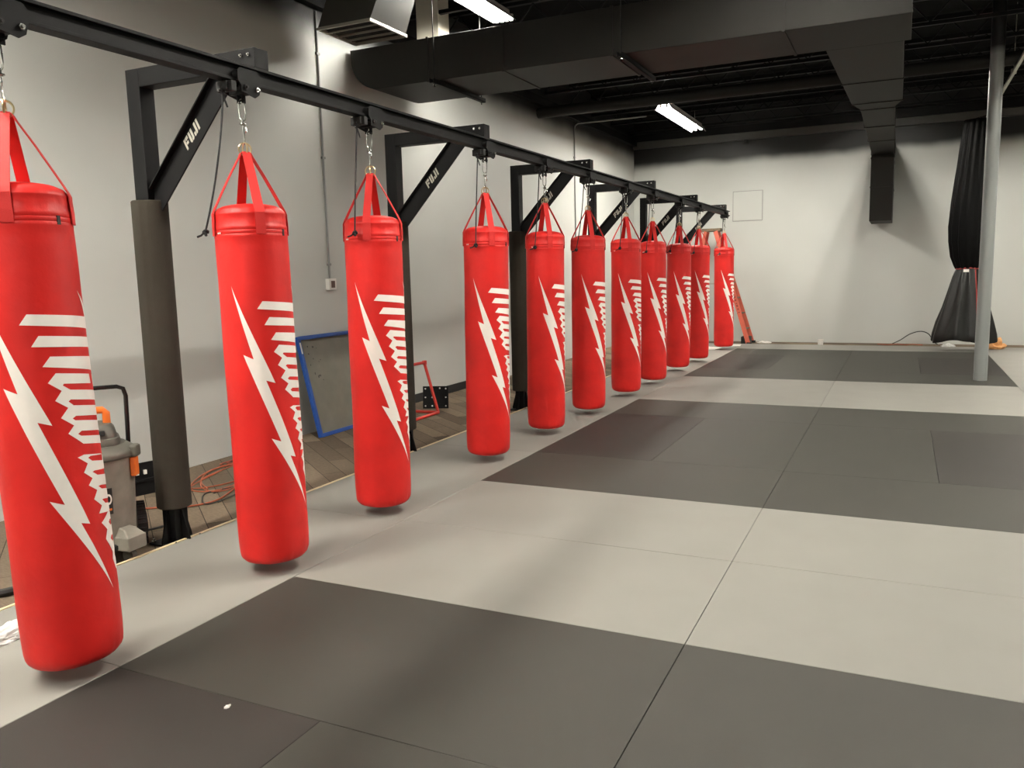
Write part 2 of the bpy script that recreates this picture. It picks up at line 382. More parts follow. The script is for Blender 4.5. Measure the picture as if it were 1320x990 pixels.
# ------------------------------------------------------------------ punching bags
def body_r(a, z):
    n1 = noise.noise(Vector((cos(a)*1.6, sin(a)*1.6, z*2.2)))*.0028
    n2 = noise.noise(Vector((cos(a)*4, sin(a)*4, z*9+7)))*.0011
    k = noise.noise(Vector((cos(a)*9, sin(a)*9, 3)))*.0035*max(0, 1-abs(z-.10)/.06)
    return n1+n2+k
PROF = [(.0,.066),(.06,.063),(.11,.061),(.135,.064),(.153,.071),(.165,.084),(.171,.099),(.1735,.118),(.175,.145)]
PROF += [(.1755+.0008*sin(z*3), z) for z in [.17+i*.03 for i in range(51)]]
PROF += [(.1745,1.712),(.1755,1.7155),(.1755,1.7275),(.1735,1.7305),(.1755,1.7335),(.1755,1.7455),(.1735,1.7485),(.1755,1.7515),(.1755,1.767),(.1725,1.7705)]
PROF += [(.1722,1.80),(.1715,1.822),(.1735,1.826),(.1715,1.831),(.167,1.842),(.155,1.856),(.13,1.868),(.09,1.876),(.045,1.88),(0,1.881)]
BR = lambda z: next((PROF[i][0]+(PROF[i+1][0]-PROF[i][0])*(z-PROF[i][1])/(PROF[i+1][1]-PROF[i][1]) for i in range(8, len(PROF)-1) if PROF[i][1] <= z <= PROF[i+1][1]), .175)

LOGO = [
 # M with its three legs and the flared crown
 [(-.147,1.365),(-.120,1.402),(.128,1.381),(.113,1.425),(.086,1.480),(.135,1.425),(.165,1.365),(.185,1.29),(.203,1.21),(.206,1.165),(-.092,1.211),(-.064,1.246),(.172,1.226),(.166,1.262),(-.119,1.285),(-.092,1.323),(.158,1.301),(.151,1.334)],
 # i, l, w
 [(-.053,1.184),(.099,1.165),(.104,1.128),(-.029,1.143),(-.034,1.137),(-.009,1.118),(.215,1.088),(.222,1.048),(-.012,1.082),(-.021,1.076),(-.004,1.059),(.133,1.040),(.153,.999),(0,1.019),(-.014,1.011),(-.004,1.003),(.150,.979),(.162,.939),(.015,.960),(-.001,.951),(.011,.942),(.160,.918),(.168,.885),(.016,.911),(-.036,.958),(-.012,.985),(-.054,1.019),(-.025,1.053),(-.066,1.084),(-.040,1.118),(-.082,1.151)],
 [(.136,1.160),(.190,1.153),(.196,1.117),(.145,1.121)],
 # a (with its counter, listed as a hole), u, k
 [(.012,.870),(.112,.854),(.150,.842),(.178,.785),(.052,.800),(.041,.797),(.066,.780),(.185,.760),(.195,.716),(.080,.737),(.062,.737),(.083,.722),(.190,.700),(.198,.660),(.092,.680),(.077,.681),(.100,.661),(.240,.632),(.250,.598),(.115,.623),(.048,.633),(.070,.659),(.032,.693),(.053,.724),(.016,.751),(.037,.774),(.003,.803),(.024,.834),(-.014,.864)],
 # k arm and the two e's
 [(.115,.623),(.200,.602),(.210,.575),(.125,.590),(.110,.582),(.125,.567),(.215,.550),(.220,.510),(.120,.527),(.110,.515),(.130,.500),(.220,.485),(.225,.450),(.150,.462),(.140,.440),(.160,.425),(.225,.410),(.220,.375),(.150,.380),(.129,.392),(.105,.435),(.113,.461),(.071,.526),(.090,.559),(.056,.594)],
 # lightning bolt
 [(-.268,1.480),(-.085,.996),(-.130,1.013),(.003,.607),(-.031,.619),(.081,.324),(-.125,.721),(-.078,.700),(-.229,1.144),(-.181,1.121)]]
HOLES = {3: [[(.029,.854),(.040,.859),(.135,.847),(.128,.824),(.046,.839)]]}

def decal_mesh():
    bm = bmesh.new()
    for i, P in enumerate(LOGO):
        loops = [[Vector((p[0], p[1], 0)) for p in P]]+[[Vector((p[0], p[1], 0)) for p in h] for h in HOLES.get(i, [])]
        flat = [v for l in loops for v in l]; vs = [bm.verts.new(v) for v in flat]
        for t in geometry.tessellate_polygon(loops):
            try: bm.faces.new([vs[j] for j in t])
            except ValueError: pass
    u = -.27
    while u < .26:
        bmesh.ops.bisect_plane(bm, geom=bm.verts[:]+bm.edges[:]+bm.faces[:], plane_co=(u,0,0), plane_no=(1,0,0)); u += .009
    z = .33
    while z < 1.5:
        bmesh.ops.bisect_plane(bm, geom=bm.verts[:]+bm.edges[:]+bm.faces[:], plane_co=(0,z,0), plane_no=(0,1,0)); z += .022
    for v in bm.verts:
        a = v.co.x/.175; zz = v.co.y; r = BR(zz)+body_r(a, zz)+.0011
        v.co = Vector((r*cos(a), r*sin(a), zz))
    for f in bm.faces:
        f.smooth = True
        f.normal_update()
        c = f.calc_center_median()
        if f.normal.dot(Vector((c.x, c.y, 0))) < 0: f.normal_flip()
    me = bpy.data.meshes.new('printed_logo'); bm.to_mesh(me); bm.free(); me.materials.append(m_print)
    return me

def link_ring(mb, c, w_, h_, r, rot=0, n=20):
    pts = []
    for i in range(n):
        a = 2*pi*i/n; ca, sa = cos(a), sin(a)
        p = Vector((w_/2*ca, 0, (h_/2-w_/2)*(1 if sa > 0 else -1)*(abs(sa)**.3)+w_/2*sa)) if h_ > w_ else Vector((w_/2*ca, 0, h_/2*sa))
        pts.append(Vector(c)+Matrix.Rotation(rot, 3, 'Z') @ p)
    return mb.tube(pts, r, 8, True)

def make_bag():
    t = thing('punching_bag', '', 'punching bag')
    MB().lathe(PROF, 112, fn=lambda a, z, r: body_r(a, z)*min(1, r/.1) + (noise.noise(Vector((a*7, z*20, 1)))*.0022 if 1.77 < z < 1.87 else 0)).build('body', m_red, t, ang=60)
    o = bpy.data.objects.new('printed_logo', decal_mesh()); COL.objects.link(o); o.parent = t
    A0 = radians(-58)
    for k in range(4):
        a = A0+k*pi/2; e = Vector((cos(a), sin(a), 0)); s = Vector((-sin(a), cos(a), 0)); mb = MB()
        path = [(.1775,1.725,.024),(.1782,1.77,.024),(.1762,1.81,.024),(.1765,1.83,.024),(.169,1.849,.024),(.13,1.925,.023),(.08,2.02,.022),(.030,2.108,.021),(.021,2.128,.020),(.004,2.136,.019)]
        vs = []
        for (r, z, h) in path:
            for (dr, sg) in ((0,-1),(0,1),(.0045,1),(.0045,-1)): vs.append(e*(r+dr)+s*(h*sg)+Vector((0,0,z)))
        n = len(path); fs = [(0,1,2,3), tuple(reversed([(n-1)*4+j for j in range(4)]))]
        for i in range(n-1): fs += [(i*4+j, i*4+(j+1) % 4, i*4+4+(j+1) % 4, i*4+4+j) for j in range(4)]
        mb.add(vs, fs); mb.build('strap', m_strap, t, bevel=.001)
    MB().torus((0,0,2.148), .030, .0042, rot=radians(32)).build('ring', m_brass, t)
    MB().torus((0,0,2.150), .030, .0042, rot=radians(-52)).build('ring', m_brass, t)
    mb = MB(); link_ring(mb, (0,0,2.222), .026, .098, .0036, radians(-40)); mb.build('snap_hook', m_chrome, t)
    mb = MB(); mb.cyl((0,0,2.262), (0,0,2.29), .007, n=12); mb.torus((0,0,2.268), .013, .004, ax='z', n=14); mb.tube([(.0,0,2.262),(.018,-.012,2.256),(.032,-.02,2.246),(.036,-.022,2.230),(.028,-.018,2.222)], .0036, 8); mb.build('swivel', m_chrome, t)
    mb = MB(); link_ring(mb, (0,0,2.335), .030, .105, .0036, radians(35)); mb.build('carabiner', m_chrome, t)
    # small white rivet tags of the band
    for a in (radians(-108),):
        mb = MB(); r = .1765
        for q in (0, .03): mb.cyl((r*cos(a+q*3), r*sin(a+q*3), 1.735), ((r+.002)*cos(a+q*3), (r+.002)*sin(a+q*3), 1.735), .005, n=10)
        mb.build('rivet', m_white, t)
    MB().box((-.002,-.007,-.016), (.002,.007,.016), Matrix.Translation((.1775*cos(radians(10)), .1775*sin(radians(10)), 1.735)) @ Matrix.Rotation(radians(10), 4, 'Z')).build('size_tag', m_black_soft, t)
    return t

def make_trolley():
    t = thing('rail_trolley', '', 'trolley', (RX, 0, 2.39))
    Z = lambda z: z-2.39
    for sx in (-1, 1):
        Mx = Matrix(((0,0,1,sx*.0545-.0035),(1,0,0,0),(0,1,0,0),(0,0,0,1)))
        MB().prism([(-.075,Z(2.505)),(-.075,Z(2.46)),(-.055,Z(2.44)),(-.055,Z(2.41)),(.04,Z(2.392)),(.068,Z(2.41)),(.08,Z(2.45)),(.08,Z(2.50)),(.06,Z(2.52)),(-.055,Z(2.52))], Mx, .007).build('side_plate', m_black_metal, t, bevel=.001)
        for y in (-.045, .045):
            MB().cyl((sx*.014, y, Z(2.494)), (sx*.050, y, Z(2.494)), .0215, n=20).build('wheel', m_black_soft, t)
    for y, z, mm in ((.048, 2.432, m_chrome), (-.03, 2.432, m_black_soft)):
        MB().cyl((-.066, y, Z(z)), (.062, y, Z(z)), .006, n=12).cyl((.058, y, Z(z)), (.068, y, Z(z)), .0125, n=6).cyl((.068, y, Z(z)), (.078, y, Z(z)), .006, n=10).cyl((-.058, y, Z(z)), (-.068, y, Z(z)), .0125, n=6).build('axle_bolt', mm, t)
    MB().box((-.05,-.112,Z(2.405)), (.05,-.078,Z(2.452))).box((-.03,-.125,Z(2.41)), (.03,-.112,Z(2.45))).build('brake_block', m_black_soft, t, bevel=.003)
    MB().box((-.05,-.03,Z(2.405)), (.05,.03,Z(2.45))).build('yoke', m_black_metal, t, bevel=.003)
    MB().box((-.018,-.012,Z(2.366)), (-.012,.012,Z(2.41))).box((.012,-.012,Z(2.366)), (.018,.012,Z(2.41))).cyl((-.024,0,Z(2.381)), (.024,0,Z(2.381)), .005, n=10).build('clevis', m_black_metal, t)
    return t

def make_cord(v):
    rnd = random.Random(v); t = thing('pull_cord', '', 'cord', (RX, 0, 2.43))
    ex = rnd.uniform(-.10, .02); drop = .68+rnd.uniform(-.03, .02)
    pts = []
    for i in range(26):
        s = i/25
        pts.append((ex*s**2.2, -.118-.095*s**1.5-.01*sin(s*pi), -drop*s))
    MB().tube(pts, .0048, 8).build('rope', m_rope, t)
    e = Vector(pts[-1]); mb = MB()
    pts2 = [e+Vector((.014*cos(a*2.1), .012*sin(a*1.7), .012*sin(a*1.3)-.008)) for a in [i*.5 for i in range(16)]]
    mb.tube(pts2, .006, 8); mb.tube([e, e+Vector((-.02,-.01,-.02)), e+Vector((-.045,-.01,-.026))], .005, 8)
    mb.build('knot', m_rope, t)
    mb = MB(); mb.tube([(0,-.112,.0),(0,-.125,-.012),(0,-.118,-.05),(.006,-.112,-.075),(.012,-.108,-.10)], .0045, 8)
    mb.tube([Vector((.010*cos(a), -.118+.010*sin(a), -.02-a*.0022)) for a in [i*.6 for i in range(18)]], .004, 6); mb.build('upper_knot', m_rope, t)
    return t
m_rope = mat('black_braided_cord', (30,30,31), .8, var=.5, vscale=160)

BAGS = [(-2.876,1.99,0),(-2.93,3.19,1),(-2.975,4.26,-11),(-3.0,5.80,-11),(-2.985,6.98,0),(-2.975,8.12,-6.5),(-2.97,9.42,-17),(-2.95,10.55,-10),(-2.985,12.0,-13.5),(-2.97,13.27,-9),(-2.945,15.33,-10)]
ORD = ['nearest, cut off by the left photo edge', 'second nearest, beside the first padded post', 'third nearest, in front of the second padded post',
       'fourth nearest, left of the third padded post', 'fifth nearest, just right of the third padded post', 'sixth nearest, in front of the fourth bracket post',
       'seventh nearest, in the middle of the row', 'eighth nearest, beside the seventh', 'third from the far end of the row', 'second from the far end, before the gap',
       'farthest, in front of the orange stepladder']
ORT = ['at the top left corner above the nearest bag', 'above the second nearest bag, beside the first bracket', 'above the third nearest bag, midway between two brackets', 'above the fourth nearest bag, at the second bracket',
       'above the fifth nearest bag, just before the third bracket', 'above the sixth nearest bag, at the third bracket', 'above the seventh nearest bag in the middle of the row', 'above the eighth nearest bag, at the fourth bracket',
       'above the bag third from the far end', 'above the bag second from the far end', 'above the farthest bag at the end of the rail']
pb = make_bag(); pt = make_trolley(); index_kids()
for i, (x, y, r) in enumerate(BAGS):
    b = pb if i == 0 else copy_tree(pb)
    b.location = (x, y, .0); b.rotation_euler = (0, -.045 if i == 0 else atan2((RX-x)*.6, 2.4), radians(r))
    b.rotation_mode = 'XYZ'
    if i == 0:
        Rm = Matrix.Rotation(-.043, 4, 'Y') @ Matrix.Rotation(radians(r), 4, 'Z')
    else:
        Rm = Matrix.Rotation(atan2(RX-x, 2.4), 4, 'Y') @ Matrix.Rotation(radians(r), 4, 'Z')
    b.rotation_euler = Rm.to_euler('XYZ')
    camdir = math.degrees(atan2(-y, -x)); extra = radians((camdir+(15 if i not in (0, 2) else -12))-(-58+r))
    for ch in b.children: 
        if ch.name.startswith(('strap', 'ring')): ch.rotation_euler = (0, 0, extra)
    tag(b, 'red punching bag with white logo, '+ORD[i], 'punching bag', 'red punching bags hanging in a row')
    tr = pt if i == 0 else copy_tree(pt)
    tr.location = (RX, y, 2.39); tag(tr, 'black trolley on the rail '+ORT[i], 'trolley', 'trolleys on the rail')
    if i > 0:
        cdo = make_cord(i+20); cdo.location = (RX, y, 2.43)
        tag(cdo, 'black pull cord hanging '+ORT[i].replace('above','over'), 'cord', 'pull cords hanging from the trolleys')

# ------------------------------------------------------------------ air ducts
t = thing('air_duct', 'large black rectangular air duct crossing under the roof with a long branch', 'duct', (-2.6, 7.73, 3.42))
ox, oy, oz = -2.6, 7.73, 3.42
def P(x, y, z): return (x-ox, y-oy, z-oz)
yN, yFd, zb, zt = 7.30, 8.16, 3.42, 3.835
arc = [(-4.93-.33+.33*(1-cos(a))*1.0, zb+.33-.33*sin(a)) for a in [i*pi/2/10 for i in range(11)]]
poly = [(-5.26, zt)]+arc+[(0.0, zb), (0.0, zt)]
Mx = Matrix(((1,0,0,-ox),(0,0,1,yN-oy),(0,1,0,-oz),(0,0,0,1)))
MB().prism(poly, Mx, yFd-yN).build('main_duct', m_duct, t, bevel=.006)
for x in (-4.33, -3.5, -2.42, -.95):                       # joint flanges round the main duct
    MB().box(P(x-.012, yN-.008, zb-.008), P(x+.012, yFd+.008, zt+.008)).build('joint_flange', m_duct, t)
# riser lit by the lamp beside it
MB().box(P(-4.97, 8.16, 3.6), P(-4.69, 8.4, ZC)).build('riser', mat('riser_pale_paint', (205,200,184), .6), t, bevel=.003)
# box on top of the right end
MB().box(P(-1.6, 7.42, zt), P(-.05, 8.1, 4.3)).build('plenum_box', m_duct, t, bevel=.004)
# branch running to the far wall
def loft(mb, secs):
    vs = [Vector(P(*p)) for (xl, xr, y, z0, z1) in secs for p in ((xl,y,z0),(xr,y,z0),(xr,y,z1),(xl,y,z1))]
    n = len(secs); fs = [(0,1,2,3), tuple((n-1)*4+j for j in (3,2,1,0))]
    for i in range(n-1): fs += [(i*4+j, i*4+4+j, i*4+4+(j+1) % 4, i*4+(j+1) % 4) for j in range(4)]
    return mb.add(vs, fs)
loft(MB(), [(-.69,-.058,8.16,zb,3.80),(-.62,-.066,11.0,zb,3.80),(-.54,-.15,11.4,zb,3.78),(-.555,-.19,16.15,zb,3.75)]).build('branch_duct', m_duct, t, bevel=.005)
for y, xl, xr in ((9.75,-.66,-.055),(11.0,-.63,-.06),(11.45,-.55,-.145),(12.9,-.56,-.155),(14.4,-.565,-.17),(16.1,-.57,-.18)):
    MB().box(P(xl, y-.012, zb-.008), P(xr, y+.012, 3.79)).build('joint_flange', m_duct, t)
MB().box(P(-.565, 16.15, 2.27), P(-.195, 17.35, 3.75)).build('drop_duct', m_duct, t, bevel=.006)
MB().box(P(-.573, 16.142, 2.86), P(-.187, 17.36, 2.875)).build('joint_flange', m_duct, t)
MB().box(P(-.573, 16.142, 3.36), P(-.187, 17.36, 3.38)).build('joint_flange', m_duct, t)
# trapeze hangers carrying the main duct
for i, (x, l) in enumerate(((-4.22, 'nearest the left wall'), (-2.31, 'near the middle of the duct'))):
    h = thing('duct_hanger', 'black strut hanger with threaded rods under the main duct, '+l, 'duct hanger', (x, 7.73, zb-.05), 0, 'hangers under the main duct')
    MB().box((-.022,-.56,0), (.022,.56,.006)).box((-.022,-.56,0), (-.017,.56,.042)).box((.017,-.56,0), (.022,.56,.042)).build('strut', m_ceil2, h)
    for yy in (-.5, .5):
        MB().cyl((0, yy, -.03), (0, yy, ZC-zb+.05), .006, n=8).build('threaded_rod', m_ceil2, h)
        MB().cyl((0, yy, -.012), (0, yy, 0), .016, n=6).build('nut', m_chrome, h)
# black spiral pipe
tag(MB().cyl((XL, 12.3, 4.01), (XR, 12.3, 4.01), .085, n=28).build('round_pipe', m_duct), 'thick round black pipe running crosswise behind the big duct', 'pipe')
# diffuser with its boot
t = thing('air_diffuser', 'square ceiling air diffuser with four vanes on a grey sheet metal boot at top left', 'air diffuser', (-4.66, 6.68, 3.78))
f = MB()
for a, b in (((-.30,-.305,-.012),(.30,-.28,.012)),((-.30,.28,-.012),(.30,.305,.012)),((-.30,-.28,-.012),(-.275,.28,.012)),((.275,-.28,-.012),(.30,.28,.012))): f.box(a, b)
f.build('frame', m_galv, t)
for k in range(3):
    y = -.15+k*.15
    MB().box((-.275, y-.005, -.008), (.275, y+.005, .01)).build('vane', m_galv, t)
    MB().beam((-.275, y+.02, .03), (.275, y+.02, .03), .10, .003, (0,.5,.85)).build('vane', m_duct, t)
MB().beam((-.275, -.20, .03), (.275, -.20, .03), .10, .003, (0,.5,.85)).build('vane', m_duct, t)
vs = [(-.29,-.29,.012),(.29,-.29,.012),(.29,.29,.012),(-.29,.29,.012),(-.15,-.22,.45),(.46,-.22,.45),(.46,.30,.45),(-.15,.30,.45),(-.15,-.22,.96),(.46,-.22,.96),(.46,.30,.96),(-.15,.30,.96)]
MB().add(vs, [(0,1,5,4),(1,2,6,5),(2,3,7,6),(3,0,4,7),(4,5,9,8),(5,6,10,9),(6,7,11,10),(7,4,8,11)]).build('boot', mat('boot_grey', (66,65,60), .5), t)

# ------------------------------------------------------------------ pole, curtain and track
m_pole = bpy.data.materials.new('pole_paint'); m_pole.use_nodes = True
nt = m_pole.node_tree; g = nt.nodes.new('ShaderNodeNewGeometry'); sp = nt.nodes.new('ShaderNodeSeparateXYZ'); nt.links.new(g.outputs['Position'], sp.inputs[0])
mr = nt.nodes.new('ShaderNodeMapRange'); mr.inputs['From Min'].default_value = 4.0; mr.inputs['From Max'].default_value = 4.1; nt.links.new(sp.outputs['Z'], mr.inputs['Value'])
mx = nt.nodes.new('ShaderNodeMix'); mx.data_type = 'RGBA'; mx.inputs[6].default_value = lin((126,130,129)); mx.inputs[7].default_value = lin((20,20,19))
nt.links.new(mr.outputs[0], mx.inputs[0]); nt.links.new(mx.outputs[2], nt.nodes['Principled BSDF'].inputs['Base Color']); nt.nodes['Principled BSDF'].inputs['Roughness'].default_value = .35
tag(MB().cyl((.955, 11.93, 0), (.955, 11.93, ZC), .079, n=32).build('support_pole', m_pole), 'grey painted round steel support pole standing on the mats at right', 'pole')
t = thing('curtain_track', 'thin galvanised curtain track hung from rods above the black curtain', 'curtain track', (1.2, 12, 3.88))
MB().box((-.018, -4.5, 0), (.018, 4.2, .035)).build('track', m_galv, t)
for y in (-2.2, 0.6, 3.6):
    MB().cyl((0, y, .035), (0, y, ZC-3.88), .005, n=6).build('rod', m_galv, t)
    MB().box((-.03, y-.03, .0), (.03, y+.03, .06)).build('clamp', m_galv, t)
m_curt = mat('black_vinyl_curtain', (4,4,4), .5, bump=.25, bscale=12, spec=.08)
m_curt2 = mat('dark_sheet_plastic', (13,14,13), .3, bump=.6, bscale=7, spec=.4)
t = thing('divider_curtain', 'black vinyl divider curtain bunched and tied at the waist behind the pole', 'curtain', (1.03, 15.8, 0))
def curtain(prof, folds, amp, seed, nseg=160, hem=0):
    mb = MB(); vs = []; m = len(prof)
    for i, (z, cx_, wx, wy) in enumerate(prof):
        for j in range(nseg):
            a = 2*pi*j/nseg
            k = 1+amp*sin(folds*a+seed+.6*sin(2*a+z))*(.7+.3*sin(a*3+z*1.2))+amp*.5*noise.noise(Vector((cos(a)*3, sin(a)*3, z*2+seed)))
            vs.append((cx_+wx*cos(a)*k, wy*sin(a)*k, z+hem*sin(3*a+.8)*max(0, 1-z/.6)))
    fs = [(i*nseg+j, i*nseg+(j+1) % nseg, (i+1)*nseg+(j+1) % nseg, (i+1)*nseg+j) for i in range(m-1) for j in range(nseg)]
    return mb.add(vs, fs, True)
up_ = [(1.40,-.03,.19,.12),(1.46,-.035,.21,.13),(1.6,-.045,.25,.15),(1.85,-.05,.285,.17),(2.1,-.045,.30,.17),(2.5,-.03,.29,.17),(2.9,-.01,.27,.16),(3.3,.01,.245,.15),(3.6,.02,.225,.14),(3.75,.03,.215,.13),(3.82,.03,.205,.12),(3.83,.03,.15,.08)]
lo_ = [(.17,-.04,.47,.26),(.19,-.04,.475,.265),(.3,-.04,.46,.25),(.5,-.04,.41,.23),(.75,-.035,.34,.20),(1.0,-.03,.28,.17),(1.25,-.03,.225,.14),(1.36,-.03,.19,.115),(1.40,-.03,.165,.10)]
curtain(up_, 15, .085, 1).build('upper_curtain', m_curt, t, ang=180)
curtain(lo_, 8, .13, 4, hem=.05).build('lower_skirt', m_curt2, t, ang=180)
m_red_tie = mat('red_strap', (150,40,35), .6)
MB().tube([(-.03+.18*cos(a), .11*sin(a), 1.40+.008*sin(3*a)) for a in [2*pi*i/30 for i in range(30)]], .012, 8, True).build('tie_strap', m_red_tie, t)
MB().box((-.10,-.135,1.34), (-.02,-.115,1.385)).build('white_label', m_white, t)
MB().tube([(.07,-.20,1.38),(.10,-.24,1.0),(.12,-.285,.6),(.14,-.32,.2)], .010, 6).build('hanging_strap', m_red_tie, t)
for k in range(5):
    x = -.13+k*.08
    MB().cyl((x+.03, 0, 3.82), (.17, 0, 3.885), .004, n=6).build('hook', m_chrome, t)
# ------------------------------------------------------------------ wall details
m_cond = mat('conduit_grey', (135,136,134), .45)
t = thing('wall_conduit', 'thin grey conduit running down the left wall to the small white box', 'conduit', (XL+.012, 6.8, 1.5))
MB().cyl((0,0,0), (0,0,2.6), .010, n=12).build('pipe', m_cond, t)
for z in (.14, 1.2, 2.2): MB().box((-.012,-.025,z-.012), (.011,.025,z+.012)).build('clip', m_cond, t, bevel=.002)
t = thing('outlet_box', 'small white outlet box on the left wall at the end of the conduit', 'outlet box', (XL, 6.8, 1.44))
MB().box((0,-.058,-.058), (.05,.058,.058)).build('box', m_white, t, bevel=.004)
MB().box((.05,-.030,-.036), (.053,.030,.034)).build('socket_face', mat('brown_socket', (88,62,50), .5), t, bevel=.001)
t = thing('wall_conduit', 'thin grey conduit on the left wall above the sixth bag bending away below the roof', 'conduit', (XL+.012, 13.85, 1.6))
MB().tube([(0,0,0),(0,0,2.38),(.02,0,2.44),(.07,0,2.47),(1.3,0,2.47)], .012, 10).build('pipe', m_cond, t)
for z in (.5, 1.9): MB().box((-.012,-.03,z-.012), (.013,.03,z+.012)).build('clip', m_cond, t)
t = thing('access_panel', 'flush square panel painted like the far wall, right of the rail end', 'wall panel', (-2.9, YF, 2.75))
MB().box((-.285,-.016,-.29), (.285,0,.29)).build('panel', mat('panel_grey', (190,192,187), .5), t, bevel=.003)
MB().box((-.30,-.008,-.305), (.30,0,.305)).build('frame', mat('panel_frame_grey', (150,150,147), .5), t, bevel=.002)
t = thing('wall_sensor', 'small black sensor on a bracket high on the far wall near the lamp', 'sensor', (-2.93, YF, 4.03))
MB().box((-.03,-.02,-.05), (.03,0,.05)).cyl((0,-.02,0), (0,-.10,-.02), .008, n=8).build('bracket', m_black_soft, t)
MB().box((-.035,-.17,-.055), (.035,-.09,.015)).build('sensor_head', m_black_soft, t, bevel=.006)
MB().tube([(0,-.01,.05),(-.06,-.01,.12),(-.1,-.01,.2)], .004, 6).build('wire', m_black_soft, t)

# ------------------------------------------------------------------ leaning board with blue frame
m_blue = mat('blue_paint', (28,78,160), .45, var=.08, vscale=20)
m_board = mat('dirty_grey_board', (112,110,98), .6, .0, var=.10, vscale=7, bump=.1)
bt = thing('blue_framed_board', 'large grey board with a blue frame leaning on the left wall between two bags', 'board', (-5.04, 6.2, ZF))
th_ = atan2(.225, .975)
Rb = Matrix.Rotation(-th_, 4, 'Y')
W_, H_ = 1.05, 1.0
def bb(lo, hi): return MB().box(lo, hi, Rb)
MB().box((-.012,.03,.03), (.0,W_-.03,H_-.03), Rb).build('panel', m_board, bt)
fr = MB()
for lo, hi in (((-.022,0,0),(.018,.035,H_)),((-.022,W_-.035,0),(.018,W_,H_)),((-.022,.035,0),(.018,W_-.035,.035)),((-.022,.035,H_-.035),(.018,W_-.035,H_))): fr.box(lo, hi, Rb)
fr.build('frame', m_blue, bt, bevel=.004)
MB().box((.0182,.008,H_-.17), (.0192,.026,H_-.06), Rb).build('sticker', m_white, bt)
rn = random.Random(3); sc = MB()
for k in range(14):
    y = .06+rn.random()*.22; z = H_-.1-rn.random()*.36; sc.box((.0002, y, z), (.0009, y+.006+rn.random()*.008, z+.004+rn.random()*.018), Rb)
sc.build('scuff_marks', m_black_soft, bt)

# ------------------------------------------------------------------ red floor stand and black plate
m_redp = mat('red_gloss_paint', (190,45,32), .35)
t = thing('red_stand', 'red tubular steel stand on the carpet right of the second padded post', 'stand', (-4.62, 7.74, ZF))
s = .017
MB().tube([(0,0,s),(0,-.9,s)], s, 10).build('base_tube', m_redp, t)
MB().tube([(0,0,s),(-.34,-.02,s)], s, 10).build('base_tube', m_redp, t)
MB().tube([(0,-.9,s),(-.34,-.88,s)], s, 10).build('base_tube', m_redp, t)
MB().tube([(0,0,s),(-.155,0,.56)], s, 10).build('upright', m_redp, t)
MB().tube([(0,-.9,s),(-.155,-.9,.56)], s, 10).build('upright', m_redp, t)
MB().tube([(-.155,-.9,.575),(-.155,.012,.575)], s, 10).build('top_rail', m_redp, t)
for y in (0, -.9): MB().box((-.175,y-.02,.55), (-.135,y+.02,.595)).build('corner_bracket', m_redp, t, bevel=.004)
t = thing('steel_plate', 'black square steel plate with bolt holes leaning on the left wall behind the red stand', 'steel plate', (-4.98, 8.0, ZF), radians(20))
Rp = Matrix.Rotation(radians(-8), 4, 'X')
MB().box((0,0,0), (.30,.01,.26), Rp).build('plate', m_black_metal, t, bevel=.002)
for hx, hz in ((.03,.03),(.03,.13),(.03,.23),(.27,.03),(.27,.13),(.27,.23),(.11,.235),(.20,.235),(.11,.13),(.11,.03)):
    MB().cyl(Rp @ Vector((hx,-.002,hz)), Rp @ Vector((hx,.001,hz)), .009, n=12).build('bolt_hole', m_white, t)

# ------------------------------------------------------------------ workshop vacuum
m_vdrum = mat('dusty_grey_plastic', (128,124,114), .5, var=.18, vscale=9, bump=.1)
m_vlid = mat('dark_grey_plastic', (84,82,74), .55, var=.12, vscale=10)
m_or = mat('orange_plastic', (228,112,38), .45)
m_lab = mat('label_black', (28,27,25), .5)
t = thing('shop_vacuum', 'dusty grey workshop vacuum with orange handle standing behind the nearest bag', 'vacuum cleaner', (-4.04, 3.0, ZF), radians(53)); t.scale = (1.08, 1.08, 1.04)
mb = MB(); mb.lathe([(.0,.09),(.17,.09),(.178,.10),(.184,.2),(.192,.38),(.198,.54),(.2,.56),(.19,.565),(0,.565)], 40); mb.build('drum', m_vdrum, t)
mb = MB(); mb.lathe([(.0,.56),(.208,.56),(.216,.57),(.216,.588),(.208,.60),(.185,.615),(.165,.63),(0,.635)], 40); mb.build('lid', m_vlid, t)
sq = lambda a: (abs(cos(a))**4+abs(sin(a))**4)**-.25
mb = MB(); mb.lathe([(.0,.62),(.140,.62),(.142,.645),(.136,.665),(.128,.67),(.118,.715),(.098,.738),(.0,.742)], 48, fn=lambda a, z, r: r*(sq(a)-1)*.85); mb.build('motor_head', m_vlid, t)
MB().box((.02,-.137,.69), (.07,-.115,.715)).build('switch', m_black_soft, t, bevel=.004)
MB().tube([(.085,0,.735),(.085,0,.79),(.07,0,.808),(-.10,0,.808),(-.115,0,.79),(-.115,0,.735)], .019, 12).build('carry_handle', m_or, t)
for a in (radians(-22), radians(158)):
    MB().box((.196,-.03,.45), (.222,.03,.555), Matrix.Rotation(a, 4, 'Z')).build('latch', m_or, t, bevel=.006)
    MB().box((.195,-.033,.555), (.238,.033,.62), Matrix.Rotation(a, 4, 'Z')).build('latch_mount', m_vlid, t, bevel=.012)
hp = [(.175,.155,.14),(.18,.175,.5),(.19,.19,.85),(.18,.19,.892),(.15,.19,.905),(-.15,.19,.905),(-.18,.19,.892),(-.19,.19,.85),(-.18,.175,.5),(-.175,.155,.14)]
MB().tube(hp, .012, 12).build('push_handle', mat('black_chromed_tube', (22,22,22), .2, spec=.8), t)
mb = MB(); mb.lathe([(.0,.075),(.19,.075),(.2,.085),(.2,.105),(.185,.11),(0,.11)], 32); mb.build('dolly', m_black_soft, t)
